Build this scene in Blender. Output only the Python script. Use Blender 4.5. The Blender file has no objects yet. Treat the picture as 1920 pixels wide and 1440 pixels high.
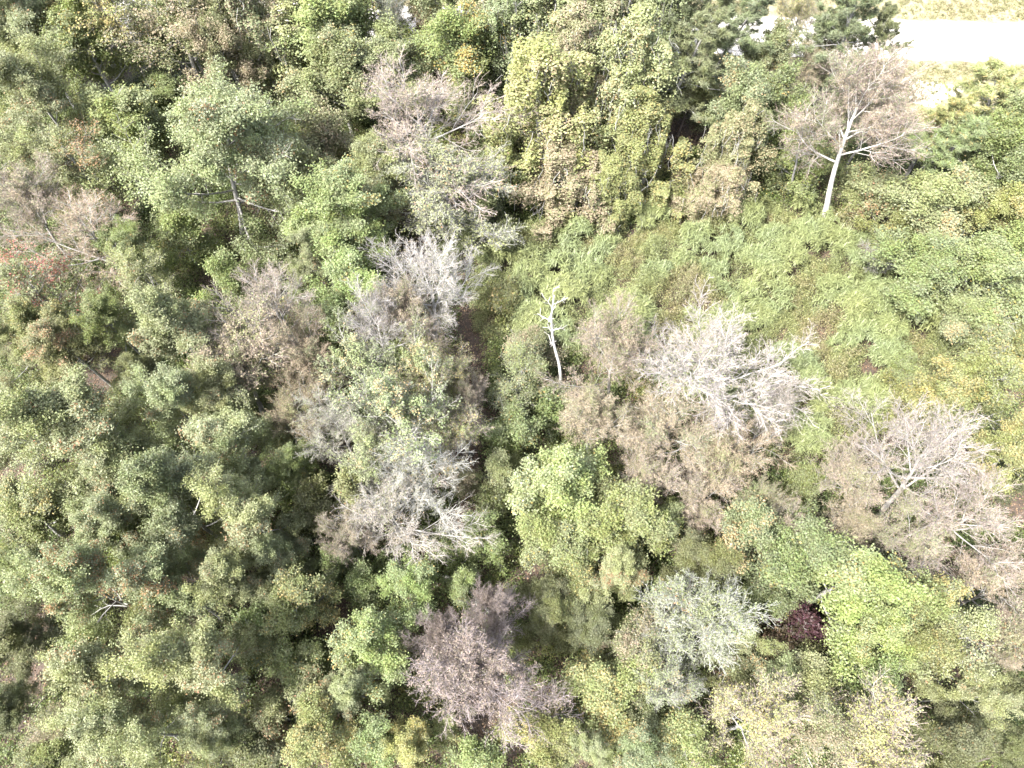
import bpy, math
import numpy as np
from math import radians, sin, cos, pi

# ------------------------------------------------------------------ scene, camera, light
S = bpy.context.scene
COL = S.collection
CAMH, TILT, FPX = 45.0, radians(28), 1330.0
cd = bpy.data.cameras.new("camera"); cam = bpy.data.objects.new("camera", cd); COL.objects.link(cam)
cam.location = (0, 0, CAMH); cam.rotation_euler = (TILT, 0, 0)
cd.sensor_width = 36; cd.lens = 36 * FPX / 1920; cd.clip_end = 2000; cd.clip_start = 0.5
S.camera = cam
SUN_EL, SUN_AZ = radians(54), radians(236)      # azimuth the light comes from, clockwise from +Y
W = bpy.data.worlds.new("World"); S.world = W; W.use_nodes = True
nt = W.node_tree; bg = nt.nodes["Background"]
sky = nt.nodes.new("ShaderNodeTexSky"); sky.sky_type = 'NISHITA'; sky.sun_disc = False
sky.sun_elevation = SUN_EL; sky.sun_rotation = SUN_AZ; sky.dust_density = 4.0; sky.air_density = 0.8
hz_ = nt.nodes.new('ShaderNodeHueSaturation'); hz_.inputs['Saturation'].default_value = 0.55   # thin white autumn haze over a blue sky
nt.links.new(sky.outputs[0], hz_.inputs['Color']); nt.links.new(hz_.outputs[0], bg.inputs[0]); bg.inputs[1].default_value = 0.15
sd = bpy.data.lights.new("sun", 'SUN'); sun = bpy.data.objects.new("sun", sd); COL.objects.link(sun)
sd.energy = 3.0; sd.angle = radians(0.6); sd.color = (1, 0.96, 0.9)
sun.rotation_euler = (pi / 2 - SUN_EL, 0, -SUN_AZ + pi)   # set again from the vector below
from mathutils import Vector
sv = Vector((sin(SUN_AZ) * cos(SUN_EL), cos(SUN_AZ) * cos(SUN_EL), sin(SUN_EL)))
sun.rotation_euler = sv.to_track_quat('Z', 'Y').to_euler()
S.view_settings.view_transform = 'Standard'; S.view_settings.look = 'None'
S.view_settings.gamma = 1; S.view_settings.exposure = 2.4
S.render.engine = 'CYCLES'
cy = S.cycles
cy.max_bounces = 6; cy.diffuse_bounces = 4; cy.glossy_bounces = 2; cy.transmission_bounces = 4
cy.transparent_max_bounces = 4; cy.use_denoising = True; cy.denoising_prefilter = 'ACCURATE'; cy.adaptive_threshold = 0.02; cy.caustics_reflective = False; cy.caustics_refractive = False
cy.sample_clamp_indirect = 4

def ray(px, py):
    u, v = (px - 960) / FPX, (720 - py) / FPX
    return np.array([u, v * cos(TILT) + sin(TILT), v * sin(TILT) - cos(TILT)])
def at(px, py, z=0.0):
    d = ray(px, py); t = (z - CAMH) / d[2]
    return np.array([0, 0, CAMH]) + d * t
def depth_at(px, py, z):
    return (z - CAMH) / ray(px, py)[2]

# ------------------------------------------------------------------ materials
def mat(name):
    m = bpy.data.materials.new(name); m.use_nodes = True
    n = m.node_tree; n.nodes.clear()
    return m, n, n.nodes.new("ShaderNodeOutputMaterial")
def N(n, t, **kw):
    x = n.nodes.new(t)
    for k, v in kw.items(): setattr(x, k, v)
    return x
def L(n, a, b): n.links.new(a, b)
def math_node(n, op, a, b=None, c=None, clamp=False):
    x = N(n, "ShaderNodeMath", operation=op, use_clamp=clamp)
    for i, q in enumerate((a, b, c)):
        if q is None: continue
        if isinstance(q, (int, float)): x.inputs[i].default_value = q
        else: L(n, q, x.inputs[i])
    return x.outputs[0]
def mixc(n, fac, a, b, mode='MIX'):
    x = N(n, "ShaderNodeMix", data_type='RGBA', blend_type=mode)
    for i, q in ((0, fac), (6, a), (7, b)):
        if isinstance(q, (int, float)): x.inputs[i].default_value = q
        elif isinstance(q, tuple): x.inputs[i].default_value = (*q, 1)
        else: L(n, q, x.inputs[i])
    return x.outputs[2]
def attr(n, name, typ='GEOMETRY'):
    return N(n, "ShaderNodeAttribute", attribute_name=name, attribute_type=typ)

def leaf_material(name, rough=0.5, trans=0.4, spec=0.3):
    """leaf colour = the tree's own colour, varied leaf by leaf and bough by bough, part of it turned"""
    m, n, out = mat(name)
    base = N(n, "ShaderNodeObjectInfo").outputs["Color"]
    turned = attr(n, "turned", 'OBJECT').outputs["Color"]
    amount = attr(n, "autumn", 'OBJECT').outputs["Fac"]
    rnd = attr(n, "rnd").outputs["Fac"]; cl = attr(n, "clump").outputs["Fac"]
    hv = N(n, "ShaderNodeHueSaturation")
    L(n, math_node(n, 'MULTIPLY_ADD', rnd, 0.05, 0.475), hv.inputs["Hue"])
    L(n, math_node(n, 'MULTIPLY_ADD', cl, 0.35, 0.68), hv.inputs["Saturation"])
    L(n, math_node(n, 'MULTIPLY_ADD', rnd, 0.65, 0.7), hv.inputs["Value"])
    L(n, base, hv.inputs["Color"])
    hw = N(n, "ShaderNodeHueSaturation")
    L(n, math_node(n, 'MULTIPLY_ADD', rnd, -0.07, 0.535), hw.inputs["Hue"])
    L(n, math_node(n, 'MULTIPLY_ADD', rnd, 0.7, 0.65), hw.inputs["Value"])
    hw.inputs["Saturation"].default_value = 1
    L(n, turned, hw.inputs["Color"])
    # which leaves have turned: clump value + leaf noise against the tree's amount
    mixv = math_node(n, 'ADD', math_node(n, 'MULTIPLY', cl, 0.65), math_node(n, 'MULTIPLY', math_node(n, 'FRACT', math_node(n, 'MULTIPLY', rnd, 37.0)), 0.35))
    fac = math_node(n, 'LESS_THAN', mixv, amount)
    col = mixc(n, fac, hv.outputs[0], hw.outputs[0])
    p = N(n, "ShaderNodeBsdfPrincipled"); p.inputs["Roughness"].default_value = rough
    p.inputs["Specular IOR Level"].default_value = spec
    L(n, col, p.inputs["Base Color"])
    tr = N(n, "ShaderNodeBsdfTranslucent"); L(n, mixc(n, 1.0, col, (1.0, 1.0, 0.6), 'MULTIPLY'), tr.inputs[0])
    ms = N(n, "ShaderNodeMixShader"); ms.inputs[0].default_value = trans
    L(n, p.outputs[0], ms.inputs[1]); L(n, tr.outputs[0], ms.inputs[2]); L(n, ms.outputs[0], out.inputs[0])
    return m

def bark_material(name, use_obj=True, c=(0.3, 0.29, 0.27), rough=0.8):
    m, n, out = mat(name)
    g = N(n, "ShaderNodeTexCoord")
    no = N(n, "ShaderNodeTexNoise"); no.inputs["Scale"].default_value = 3.0; no.inputs["Detail"].default_value = 6
    L(n, g.outputs["Object"], no.inputs["Vector"])
    no2 = N(n, "ShaderNodeTexNoise"); no2.inputs["Scale"].default_value = 22; no2.inputs["Detail"].default_value = 4
    L(n, g.outputs["Object"], no2.inputs["Vector"])
    v = math_node(n, 'ADD', math_node(n, 'MULTIPLY', no.outputs[0], 1.3), math_node(n, 'MULTIPLY', no2.outputs[0], 0.7))
    v = math_node(n, 'MULTIPLY_ADD', v, 1.0, -0.05)
    rn = attr(n, "rnd").outputs["Fac"]
    v = math_node(n, 'MULTIPLY', v, math_node(n, 'MULTIPLY_ADD', rn, 0.5, 0.75))
    base = N(n, "ShaderNodeObjectInfo").outputs["Color"] if use_obj else c
    sc = N(n, "ShaderNodeVectorMath", operation='SCALE')
    if use_obj: L(n, base, sc.inputs[0])
    else: sc.inputs[0].default_value = c
    L(n, v, sc.inputs["Scale"])
    p = N(n, "ShaderNodeBsdfPrincipled"); p.inputs["Roughness"].default_value = rough
    L(n, sc.outputs[0], p.inputs["Base Color"]); L(n, p.outputs[0], out.inputs[0])
    return m

def ramp_leaf_material(name, stops, scale=0.16, rough=0.45, trans=0.3):
    """for stuff: colour by world-space noise patches and by clump, varied per leaf"""
    m, n, out = mat(name)
    geo = N(n, "ShaderNodeNewGeometry")
    no = N(n, "ShaderNodeTexNoise"); no.inputs["Scale"].default_value = scale; no.inputs["Detail"].default_value = 3
    L(n, geo.outputs["Position"], no.inputs["Vector"])
    rnd = attr(n, "rnd").outputs["Fac"]; cl = attr(n, "clump").outputs["Fac"]
    f = math_node(n, 'MULTIPLY_ADD', no.outputs[0], 1.5, -0.45)
    f = math_node(n, 'ADD', f, math_node(n, 'MULTIPLY_ADD', cl, 0.5, -0.25))
    f = math_node(n, 'ADD', f, math_node(n, 'MULTIPLY_ADD', rnd, 0.2, -0.1), clamp=True)
    r = N(n, "ShaderNodeValToRGB"); e = r.color_ramp.elements
    e[0].position = stops[0][0]; e[0].color = (*stops[0][1], 1); e[1].position = stops[-1][0]; e[1].color = (*stops[-1][1], 1)
    for s_, c_ in stops[1:-1]:
        q = e.new(s_); q.color = (*c_, 1)
    L(n, f, r.inputs[0])
    hv = N(n, "ShaderNodeHueSaturation"); L(n, math_node(n, 'MULTIPLY_ADD', rnd, 0.8, 0.6), hv.inputs["Value"])
    L(n, r.outputs[0], hv.inputs["Color"]); col = hv.outputs[0]
    p = N(n, "ShaderNodeBsdfPrincipled"); p.inputs["Roughness"].default_value = rough; L(n, col, p.inputs["Base Color"])
    tr = N(n, "ShaderNodeBsdfTranslucent"); L(n, col, tr.inputs[0])
    ms = N(n, "ShaderNodeMixShader"); ms.inputs[0].default_value = trans
    L(n, p.outputs[0], ms.inputs[1]); L(n, tr.outputs[0], ms.inputs[2]); L(n, ms.outputs[0], out.inputs[0])
    return m

LEAF = leaf_material("leaf")
NEEDLE = leaf_material("needle", 0.55, 0.12, 0.3)
DRYLEAF = leaf_material("dry_leaf", 0.7, 0.2, 0.2)
BARK = bark_material("bark"); TWIG = bark_material("twig", rough=0.75)

# ------------------------------------------------------------------ mesh helpers (numpy)
def make_mesh(name, V, F, mats, midx=None, attrs=None, smooth=False):
    """V (n,3), F (m,4) quads"""
    me = bpy.data.meshes.new(name)
    nv, nf = len(V), len(F)
    me.vertices.add(nv); me.vertices.foreach_set("co", np.ascontiguousarray(V, np.float32).ravel())
    me.loops.add(nf * 4); me.loops.foreach_set("vertex_index", np.ascontiguousarray(F, np.int32).ravel())
    me.polygons.add(nf); me.polygons.foreach_set("loop_start", np.arange(0, nf * 4, 4, dtype=np.int32))
    me.polygons.foreach_set("loop_total", np.full(nf, 4, np.int32))
    if smooth: me.polygons.foreach_set("use_smooth", np.ones(nf, bool))
    for m in mats: me.materials.append(m)
    if midx is not None: me.polygons.foreach_set("material_index", np.ascontiguousarray(midx, np.int32))
    for k, a in (attrs or {}).items():
        at_ = me.attributes.new(k, 'FLOAT', 'FACE'); at_.data.foreach_set("value", np.ascontiguousarray(a, np.float32))
    me.update(calc_edges=True)
    return me

def nrm(v): return v / np.maximum(np.linalg.norm(v, axis=-1, keepdims=True), 1e-9)

def tubes(P, R, S_, rng):
    """P (n,k,3) R (n,k) -> verts, quads, rnd"""
    n, k, _ = P.shape
    T = np.gradient(P, axis=1); T = nrm(T)
    ref = np.where(np.abs(T[..., 2:3]) > 0.9, np.array([1., 0, 0]), np.array([0, 0, 1.]))
    U = nrm(np.cross(T, ref)); Vv = np.cross(T, U)
    a = np.arange(S_) * 2 * pi / S_
    V = P[:, :, None] + R[:, :, None, None] * (U[:, :, None] * np.cos(a)[:, None] + Vv[:, :, None] * np.sin(a)[:, None])
    idx = np.arange(n * k * S_).reshape(n, k, S_)
    a0 = idx[:, :-1]; a1 = idx[:, 1:]
    F = np.stack([a0, np.roll(a0, -1, 2), np.roll(a1, -1, 2), a1], -1).reshape(-1, 4)
    rnd = np.repeat(rng.random(n), (k - 1) * S_)
    return V.reshape(-1, 3), F, rnd

def children(rng, P, R, n, t0, t1, ang, ln, trop=0.1, wig=0.15, K=5, rr=0.55, tip=0.3, rel=True, rmin=0.004, droop=0.0):
    """grow n side shoots on every branch. ang/ln = (at t0, at t1) pairs"""
    B, k, _ = P.shape
    t = t0 + (t1 - t0) * (np.arange(n)[None] + rng.random((B, n))) / n
    x = t * (k - 1); i = np.clip(x.astype(int), 0, k - 2); f = (x - i)[..., None]
    bi = np.arange(B)[:, None]
    base = P[bi, i] * (1 - f) + P[bi, i + 1] * f
    tan = nrm(P[bi, i + 1] - P[bi, i])
    r = (R[bi, i] * (1 - f[..., 0]) + R[bi, i + 1] * f[..., 0]) * rr
    q = (t - t0) / max(t1 - t0, 1e-6)
    A = np.radians(ang[0] + (ang[1] - ang[0]) * q) * rng.uniform(0.75, 1.25, q.shape)
    plen = np.linalg.norm(np.diff(P, axis=1), axis=-1).sum(1)[:, None]
    Ln = (ln[0] + (ln[1] - ln[0]) * q) * rng.uniform(0.65, 1.25, q.shape) * (plen if rel else 1)
    ref = np.where(np.abs(tan[..., 2:3]) > 0.9, np.array([1., 0, 0]), np.array([0, 0, 1.]))
    U = nrm(np.cross(tan, ref)); Vv = np.cross(tan, U)
    ph = np.arange(n)[None] * 2.4 + rng.random((B, 1)) * 6.28 + rng.normal(0, 0.4, (B, n))
    D = tan * np.cos(A)[..., None] + (U * np.cos(ph)[..., None] + Vv * np.sin(ph)[..., None]) * np.sin(A)[..., None]
    base = base.reshape(-1, 3); D = D.reshape(-1, 3); Ln = Ln.reshape(-1); r = r.reshape(-1)
    out = [base]; seg = (Ln / (K - 1))[:, None]
    for j in range(K - 1):
        D = nrm(D + rng.normal(0, wig, D.shape) + np.array([0, 0, trop - droop * j / K]))
        out.append(out[-1] + D * seg)
    PP = np.stack(out, 1)
    RR = np.maximum(r[:, None] * np.linspace(1, tip, K)[None], rmin)
    return PP, RR

def leaves_on(rng, P, per, sig, size, up=0.6, aspect=0.6, cid=None, center=None, out_w=0.5, tmin=0.15):
    B, k, _ = P.shape
    t = rng.uniform(tmin, 1.05, (B, per)) * (k - 1); i = np.clip(t.astype(int), 0, k - 2); f = (t - i)[..., None]
    bi = np.arange(B)[:, None]
    c = (P[bi, i] * (1 - f) + P[bi, i + 1] * f).reshape(-1, 3)
    c = c + rng.normal(0, sig, c.shape) * np.array([1, 1, 0.7])
    ctr = c.mean(0) if center is None else center
    nn = nrm(rng.normal(0, 0.75, c.shape) + np.array([0, 0, up]) + out_w * nrm(c - ctr))
    V, F = leaf_quads(rng, c, nn, size, aspect)
    cl = np.repeat(rng.random(B) if cid is None else cid, per)
    return V, F, cl

def leaf_quads(rng, c, nn, size, aspect):
    m = len(c)
    ax = nrm(np.cross(nn, nrm(rng.normal(0, 1, c.shape)))); sd_ = np.cross(nn, ax)
    l = (size * rng.uniform(0.6, 1.35, m))[:, None] * 0.5; w = l * aspect
    bend = nn * l * 0.25
    V = np.stack([c - ax * l, c + sd_ * w + bend, c + ax * l, c - sd_ * w + bend], 1).reshape(-1, 3)
    F = np.arange(m * 4).reshape(m, 4)
    return V, F

class Acc:
    def __init__(s): s.V = []; s.F = []; s.r = []; s.c = []; s.n = 0
    def add(s, V, F, r=None, c=None, rng=None):
        s.V.append(V); s.F.append(F + s.n); s.n += len(V)
        s.r.append(rng.random(len(F)) if r is None else r); s.c.append(np.zeros(len(F)) if c is None else c)
    def mesh(s, name, m, smooth=False):
        return make_mesh(name, np.concatenate(s.V), np.concatenate(s.F), [m], attrs={"rnd": np.concatenate(s.r), "clump": np.concatenate(s.c)}, smooth=smooth)

# ------------------------------------------------------------------ tree prototypes
PROTO = {}      # key -> dict(parts=[(name, mesh)], h, cz, cr)
def register(key, parts, crown_pts):
    ctr = np.median(crown_pts, 0); hr = np.percentile(np.hypot(crown_pts[:, 0] - ctr[0], crown_pts[:, 1] - ctr[1]), 93)
    PROTO.setdefault(key, []).append(dict(parts=parts, c=ctr, r=float(hr), h=float(np.percentile(crown_pts[:, 2], 99))))

def trunk_line(rng, H, lean=0.05, wig=0.035, K=12, r=0.2, tip=0.35):
    d = nrm(np.array([rng.normal(0, lean), rng.normal(0, lean), 1.0])); P = [np.zeros(3)]
    for j in range(K - 1):
        d = nrm(d + rng.normal(0, wig, 3) + np.array([0, 0, 0.03])); P.append(P[-1] + d * H / (K - 1))
    R = r * np.linspace(1, tip, K); R[0] *= 1.35
    return np.array(P)[None], R[None]

def rep(a, k): return np.repeat(a, k)

def leafy(key, seed, H=11, R=3.6, lo=0.4, n=(13, 9, 8), per=44, sig=0.2, size=0.135, up=0.6, ang=(75, 25), tr=0.17, aspect=0.62, trop=0.1, flat=1.0, lean=0.05, out_w=0.5, ratios=(0.52, 0.42), dead=0.06, vary=0.15):
    rng = np.random.default_rng(seed)
    P0, R0 = trunk_line(rng, H * 0.8, lean, r=tr)
    P1, R1 = children(rng, P0, R0, n[0], lo, 1.0, ang, (R * 0.98, R * 0.62), trop, 0.16, 7, 0.5, 0.3, rel=False)
    q = rng.uniform(1 - vary, 1 + vary * 0.8, len(P1))[:, None, None]; P1 = P1[:, :1] + (P1 - P1[:, :1]) * q
    P2, R2 = children(rng, P1, R1, n[1], 0.3, 1.0, (55, 35), (ratios[0], ratios[0] * 0.75), trop * 0.7, 0.16, 5, 0.5, 0.35)
    P3, R3 = children(rng, P2, R2, n[2], 0.2, 1.0, (55, 30), (ratios[1], ratios[1] * 0.9), 0.03, 0.2, 4, 0.5, 0.5, rmin=0.006)
    tk = Acc()
    for P, R_, s in ((P0, R0, 8), (P1, R1, 6), (P2, R2, 4), (P3, R3, 3)):
        V, F, r = tubes(P, R_, s, rng); tk.add(V, F, r)
    c1 = rng.random(len(P1)); c2 = np.clip(rep(c1, n[1]) * 0.6 + rng.random(len(P2)) * 0.45, 0, 1)
    c3 = np.clip(rep(c2, n[2]) * 0.75 + rng.random(len(P3)) * 0.28, 0, 1)
    order = np.argsort(np.argsort(c3)) / len(c3)
    live = rep(rng.random(len(P2)) > dead, n[2])
    V, F, cl = leaves_on(rng, P3[live], per, sig, size, up, aspect, order[live], np.array([0, 0, H * 0.45]), out_w)
    cr = Acc(); cr.add(V, F, None, cl, rng)
    register(key, [("trunk", tk.mesh("trunk", BARK, True)), ("crown", cr.mesh("crown", LEAF))], P3[:, -1])

def bare(key, seed, H=11, R=3.8, lo=0.45, n=(9, 8, 8, 7, 3), ang=(65, 18), tr=0.2, trop=0.12, dry=0, drysize=0.06, rt=(0.55, 0.5, 0.45, 0.55), lean=0.06, wig=0.12, rm=(0.011, 0.0075), fine=1):
    rng = np.random.default_rng(seed)
    P0, R0 = trunk_line(rng, H * 0.72, lean, r=tr, wig=0.05)
    P1, R1 = children(rng, P0, R0, n[0], lo, 1.0, ang, (R * 1.05, R * 0.75), trop, wig, 8, 0.55, 0.35, rel=False)
    P2, R2 = children(rng, P1, R1, n[1], 0.2, 1.0, (45, 30), (rt[0], rt[0] * 0.8), trop * 0.6, wig * 1.2, 6, 0.45, 0.35, rmin=0.012)
    P3, R3 = children(rng, P2, R2, n[2], 0.15, 1.0, (42, 28), (rt[1], rt[1] * 0.9), trop * 0.5, wig * 1.4, 4, 0.6, 0.6, rmin=rm[0])
    P4, R4 = children(rng, P3, R3, n[3], 0.1, 1.0, (42, 28), (rt[2], rt[2] * 0.95), 0.05, 0.2, 3, 0.6, 0.7, rmin=rm[1])
    tk = Acc()
    for P, R_, s in ((P0, R0, 9), (P1, R1, 6), (P2, R2, 4), (P3, R3, 3)):
        V, F, r = tubes(P, R_, s, rng); tk.add(V, F, r)
    tw = Acc()
    V, F, r = tubes(P4, R4, 3, rng); tw.add(V, F, r)
    if n[4]:
        P5, R5 = children(rng, P4, R4, n[4], 0.1, 1.0, (45, 30), (rt[3], rt[3]), 0.03, 0.25, 3, 0.8, 0.8, rmin=rm[1] * 0.8)
        V, F, r = tubes(P5, R5, 3, rng); tw.add(V, F, r)
    parts = [("trunk", tk.mesh("trunk", BARK, True)), ("twigs", tw.mesh("twigs", TWIG))]
    if dry:
        V, F, cl = leaves_on(rng, P4, dry, 0.09, drysize, 0.5, 0.6, rep(rep(rng.random(len(P2)), n[2]), n[3]))
        a = Acc(); a.add(V, F, None, cl, rng); parts.append(("dry_leaves", a.mesh("dry_leaves", DRYLEAF)))
    register(key, parts, P4[:, -1])

def pine(key, seed, H=13, R=3.0):
    rng = np.random.default_rng(seed)
    P0, R0 = trunk_line(rng, H, 0.03, r=0.18, tip=0.15)
    P1, R1 = children(rng, P0, R0, 34, 0.4, 0.99, (85, 40), (R, R * 0.25), 0.06, 0.1, 6, 0.3, 0.3, rel=False)
    P2, R2 = children(rng, P1, R1, 7, 0.3, 1.0, (50, 35), (0.42, 0.3), 0.1, 0.15, 4, 0.5, 0.4)
    tk = Acc()
    for P, R_, s in ((P0, R0, 8), (P1, R1, 5), (P2, R2, 3)):
        V, F, r = tubes(P, R_, s, rng); tk.add(V, F, r)
    tips = np.concatenate([P2[:, -1], P2[:, 2], P2[:, 1], P1[:, -1]]); m = len(tips); per = 42
    d = nrm(rng.normal(0, 1, (m, per, 3)) + np.array([0, 0, 0.7])); ln = rng.uniform(0.16, 0.3, (m, per, 1))
    c = tips[:, None] + rng.normal(0, 0.05, (m, per, 3)); e = c + d * ln
    s = nrm(np.cross(d, rng.normal(0, 1, d.shape))) * 0.014
    V = np.stack([c - s, c + s, e + s * 0.5, e - s * 0.5], 2).reshape(-1, 3); F = np.arange(len(V)).reshape(-1, 4)
    cr = Acc(); cr.add(V, F, None, rep(rng.random(m), per), rng)
    register(key, [("trunk", tk.mesh("trunk", BARK, True)), ("crown", cr.mesh("crown", NEEDLE))], tips)

def vine_tree(key, seed, H=11, R=2.0, cnt=44000, size=0.092):
    """a tree smothered by climbers that hang in curtains to the ground"""
    rng = np.random.default_rng(seed)
    P0, R0 = trunk_line(rng, H * 0.95, 0.05, r=0.16)
    P1, R1 = children(rng, P0, R0, 12, 0.3, 1.0, (70, 30), (R * 0.8, R * 0.5), 0.15, 0.15, 6, 0.5, 0.3, rel=False)
    tk = Acc()
    for P, R_, s in ((P0, R0, 8), (P1, R1, 5)):
        V, F, r = tubes(P, R_, s, rng); tk.add(V, F, r)
    # lobes at limb ends and down the trunk, each with a curtain below it
    k = 70; lz = np.sort(rng.uniform(0.12, 1.0, k)) * H
    prof = np.interp(lz / H, [0, 0.15, 0.6, 0.85, 1], [1.15, 1.0, 0.85, 0.6, 0.15]) * R
    la = rng.random(k) * 6.283; lr = prof * rng.uniform(0.3, 1.1, k)
    tx = np.interp(lz, P0[0, :, 2], P0[0, :, 0]); ty = np.interp(lz, P0[0, :, 2], P0[0, :, 1])
    C = np.stack([tx + lr * np.cos(la), ty + lr * np.sin(la), lz], 1); rad = rng.uniform(0.25, 0.62, k) * R / 2.0
    per = cnt // k
    d = nrm(rng.normal(0, 1, (k, per, 3)) + np.array([0, 0, 0.35])); u = rng.random((k, per, 1)) ** 0.35
    hang = np.where(d[..., 2:3] < 0.25, -rng.random((k, per, 1)) ** 1.5 * 2.4, 0)
    pts = C[:, None] + d * rad[:, None, None] * u * np.array([1, 1, 1.25]); pts[..., 2:3] += hang * 0.8
    pts = np.maximum(pts, np.array([-99, -99, 0.1]))
    bump = 0.12 * np.sin(pts * 5.1 + C[:, None] * 3) ; pts = pts + bump
    nn = nrm(d * 0.7 + rng.normal(0, 0.5, d.shape) + np.array([0, 0, 0.45]))
    V, F = leaf_quads(rng, pts.reshape(-1, 3), nn.reshape(-1, 3), size, 0.75)
    cr = Acc(); cl = rep(rng.random(k), per) * 0.45 + 0.55 * rng.random(k * per); cr.add(V, F, None, cl, rng)
    # hanging stems
    m = 160; ci = rng.integers(0, k, m); st = C[ci] + rng.normal(0, 0.35, (m, 3)) * np.array([1, 1, 0.3]); a = []
    q = st.copy()
    L_ = rng.uniform(0.5, 3.0, m)
    for j in range(5):
        a.append(q.copy()); q = q + np.stack([rng.normal(0, 0.08, m), rng.normal(0, 0.08, m), -L_ / 4], 1)
    Ps = np.stack(a, 1); Ps[..., 2] = np.maximum(Ps[..., 2], 0.05)
    V, F, r = tubes(Ps, np.full(Ps.shape[:2], 0.012), 3, rng); st_ = Acc(); st_.add(V, F, r)
    register(key, [("trunk", tk.mesh("trunk", BARK, True)), ("vines", cr.mesh("vines", LEAF)), ("vine_stems", st_.mesh("vine_stems", BARK))], C[lz > H * 0.3])

def snag(key, seed, H=8):
    rng = np.random.default_rng(seed)
    P0, R0 = trunk_line(rng, H, 0.04, r=0.13, tip=0.3, wig=0.14, K=14)
    P1, R1 = children(rng, P0, R0, 11, 0.55, 1.0, (60, 30), (1.0, 0.9), 0.15, 0.2, 5, 0.6, 0.4, rel=False)
    P2, R2 = children(rng, P1, R1, 4, 0.3, 1.0, (50, 40), (0.45, 0.4), 0.1, 0.2, 4, 0.6, 0.5, rmin=0.012)
    tk = Acc(); V, F, r = tubes(P0, R0, 9, rng); tk.add(V, F, r)
    br = Acc()
    for P, R_, s in ((P1, R1, 5), (P2, R2, 4)):
        V, F, r = tubes(P, R_, s, rng); br.add(V, F, r)
    register(key, [("trunk", tk.mesh("trunk", BARK, True)), ("branches", br.mesh("branches", BARK, True))], P1[:, -1])

for s in range(6):
    leafy("oak", 11 + s, H=11, R=3.7, per=80, size=0.094, sig=0.15, dead=0.04, n=(14, 9, 8), tr=0.13, ang=(86, 16), vary=0.2, ratios=(0.48, 0.38))
for s in range(4):
    leafy("lime", 31 + s, H=10, R=3.2, per=58, size=0.125, sig=0.2, up=0.8, aspect=0.7, n=(12, 8, 8), out_w=0.5, vary=0.3)
leafy("large", 29, H=12.5, R=5.6, lo=0.3, per=62, size=0.115, sig=0.19, dead=0.06, n=(20, 10, 9), tr=0.17, ang=(88, 15), vary=0.15, ratios=(0.42, 0.34))
for s in range(3):
    leafy("sparse", 41 + s, H=10, R=3.4, per=24, size=0.105, sig=0.17, up=0.5, n=(11, 8, 7), ang=(65, 18), tr=0.16)
for s in range(3):
    leafy("small", 51 + s, H=6, R=2.0, lo=0.2, per=44, size=0.105, sig=0.17, vary=0.25, n=(12, 7, 6), tr=0.08)
for s in range(3):
    leafy("shrub", 61 + s, H=2.6, R=1.5, lo=0.05, per=26, size=0.12, sig=0.13, n=(14, 6, 6), tr=0.05, ang=(70, 10))
for s in range(4):
    bare("bare", 71 + s, H=11, R=4.0, n=(11, 9, 8, 7, 2), wig=0.05, tr=0.16, ang=(72, 12), trop=0.06, rm=(0.0085, 0.0055), dry=1, drysize=0.06, rt=(0.5, 0.42, 0.45, 0.5))
for s in range(3):
    bare("haze", 81 + s, H=9.5, R=3.4, n=(11, 9, 8, 6, 3), dry=5, drysize=0.075, tr=0.14, trop=0.08, ang=(75, 20), rm=(0.009, 0.007))
bare("tall", 77, H=13, R=3.6, lo=0.6, n=(12, 10, 9, 8, 2), wig=0.06, tr=0.2, ang=(70, 12), trop=0.06, rm=(0.008, 0.006), dry=4, drysize=0.06, rt=(0.52, 0.42, 0.45, 0.5))
for s in range(2):
    bare("open", 95 + s, H=11, R=3.8, n=(11, 8, 7, 6, 1), tr=0.17, trop=0.07, dry=4, drysize=0.12, rt=(0.5, 0.42, 0.42, 0.5), wig=0.07, rm=(0.0085, 0.006))
for s in range(2):
    bare("mixed", 91 + s, H=11, R=3.4, n=(10, 8, 8, 7, 2), dry=3, drysize=0.1, tr=0.15, wig=0.07, rm=(0.008, 0.006))
for s in range(3): pine("pine", 101 + s)
for s in range(4): vine_tree("vine", 111 + s)
for s in range(2): snag("snag", 121 + s)

# ------------------------------------------------------------------ colours of the species, plus one darkened for trees in shade
G = dict(   # leaf colour, amount turned, turned colour
    grey=((0.235, 0.26, 0.122), 0.10, (0.32, 0.21, 0.11)),
    green=((0.175, 0.215, 0.078), 0.10, (0.32, 0.26, 0.09)),
    dark=((0.10, 0.11, 0.045), 0.05, (0.2, 0.14, 0.06)),  # dark leaves, with the shade of hollows and cast shadows put into the colour
    limeg=((0.20, 0.235, 0.09), 0.06, (0.36, 0.32, 0.1)),
    pale=((0.19, 0.22, 0.105), 0.15, (0.36, 0.29, 0.15)),
    yellow=((0.20, 0.22, 0.085), 0.24, (0.32, 0.285, 0.12)),
    gold=((0.22, 0.235, 0.09), 0.28, (0.33, 0.30, 0.11)),
    tan=((0.18, 0.195, 0.10), 0.5, (0.265, 0.23, 0.155)),
    orange=((0.18, 0.195, 0.09), 0.22, (0.34, 0.23, 0.13)),
    red=((0.06, 0.05, 0.03), 0.6, (0.065, 0.032, 0.036)),
    brown=((0.13, 0.11, 0.06), 0.6, (0.13, 0.095, 0.06)),
    piney=((0.13, 0.15, 0.07), 0.05, (0.2, 0.15, 0.08)),
)
WHITE = (0.27, 0.26, 0.245); GREYB = (0.26, 0.255, 0.24); PINK = (0.295, 0.24, 0.21); TANB = (0.285, 0.235, 0.175); PURP = (0.215, 0.18, 0.18); DKB = (0.12, 0.10, 0.09)
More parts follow.
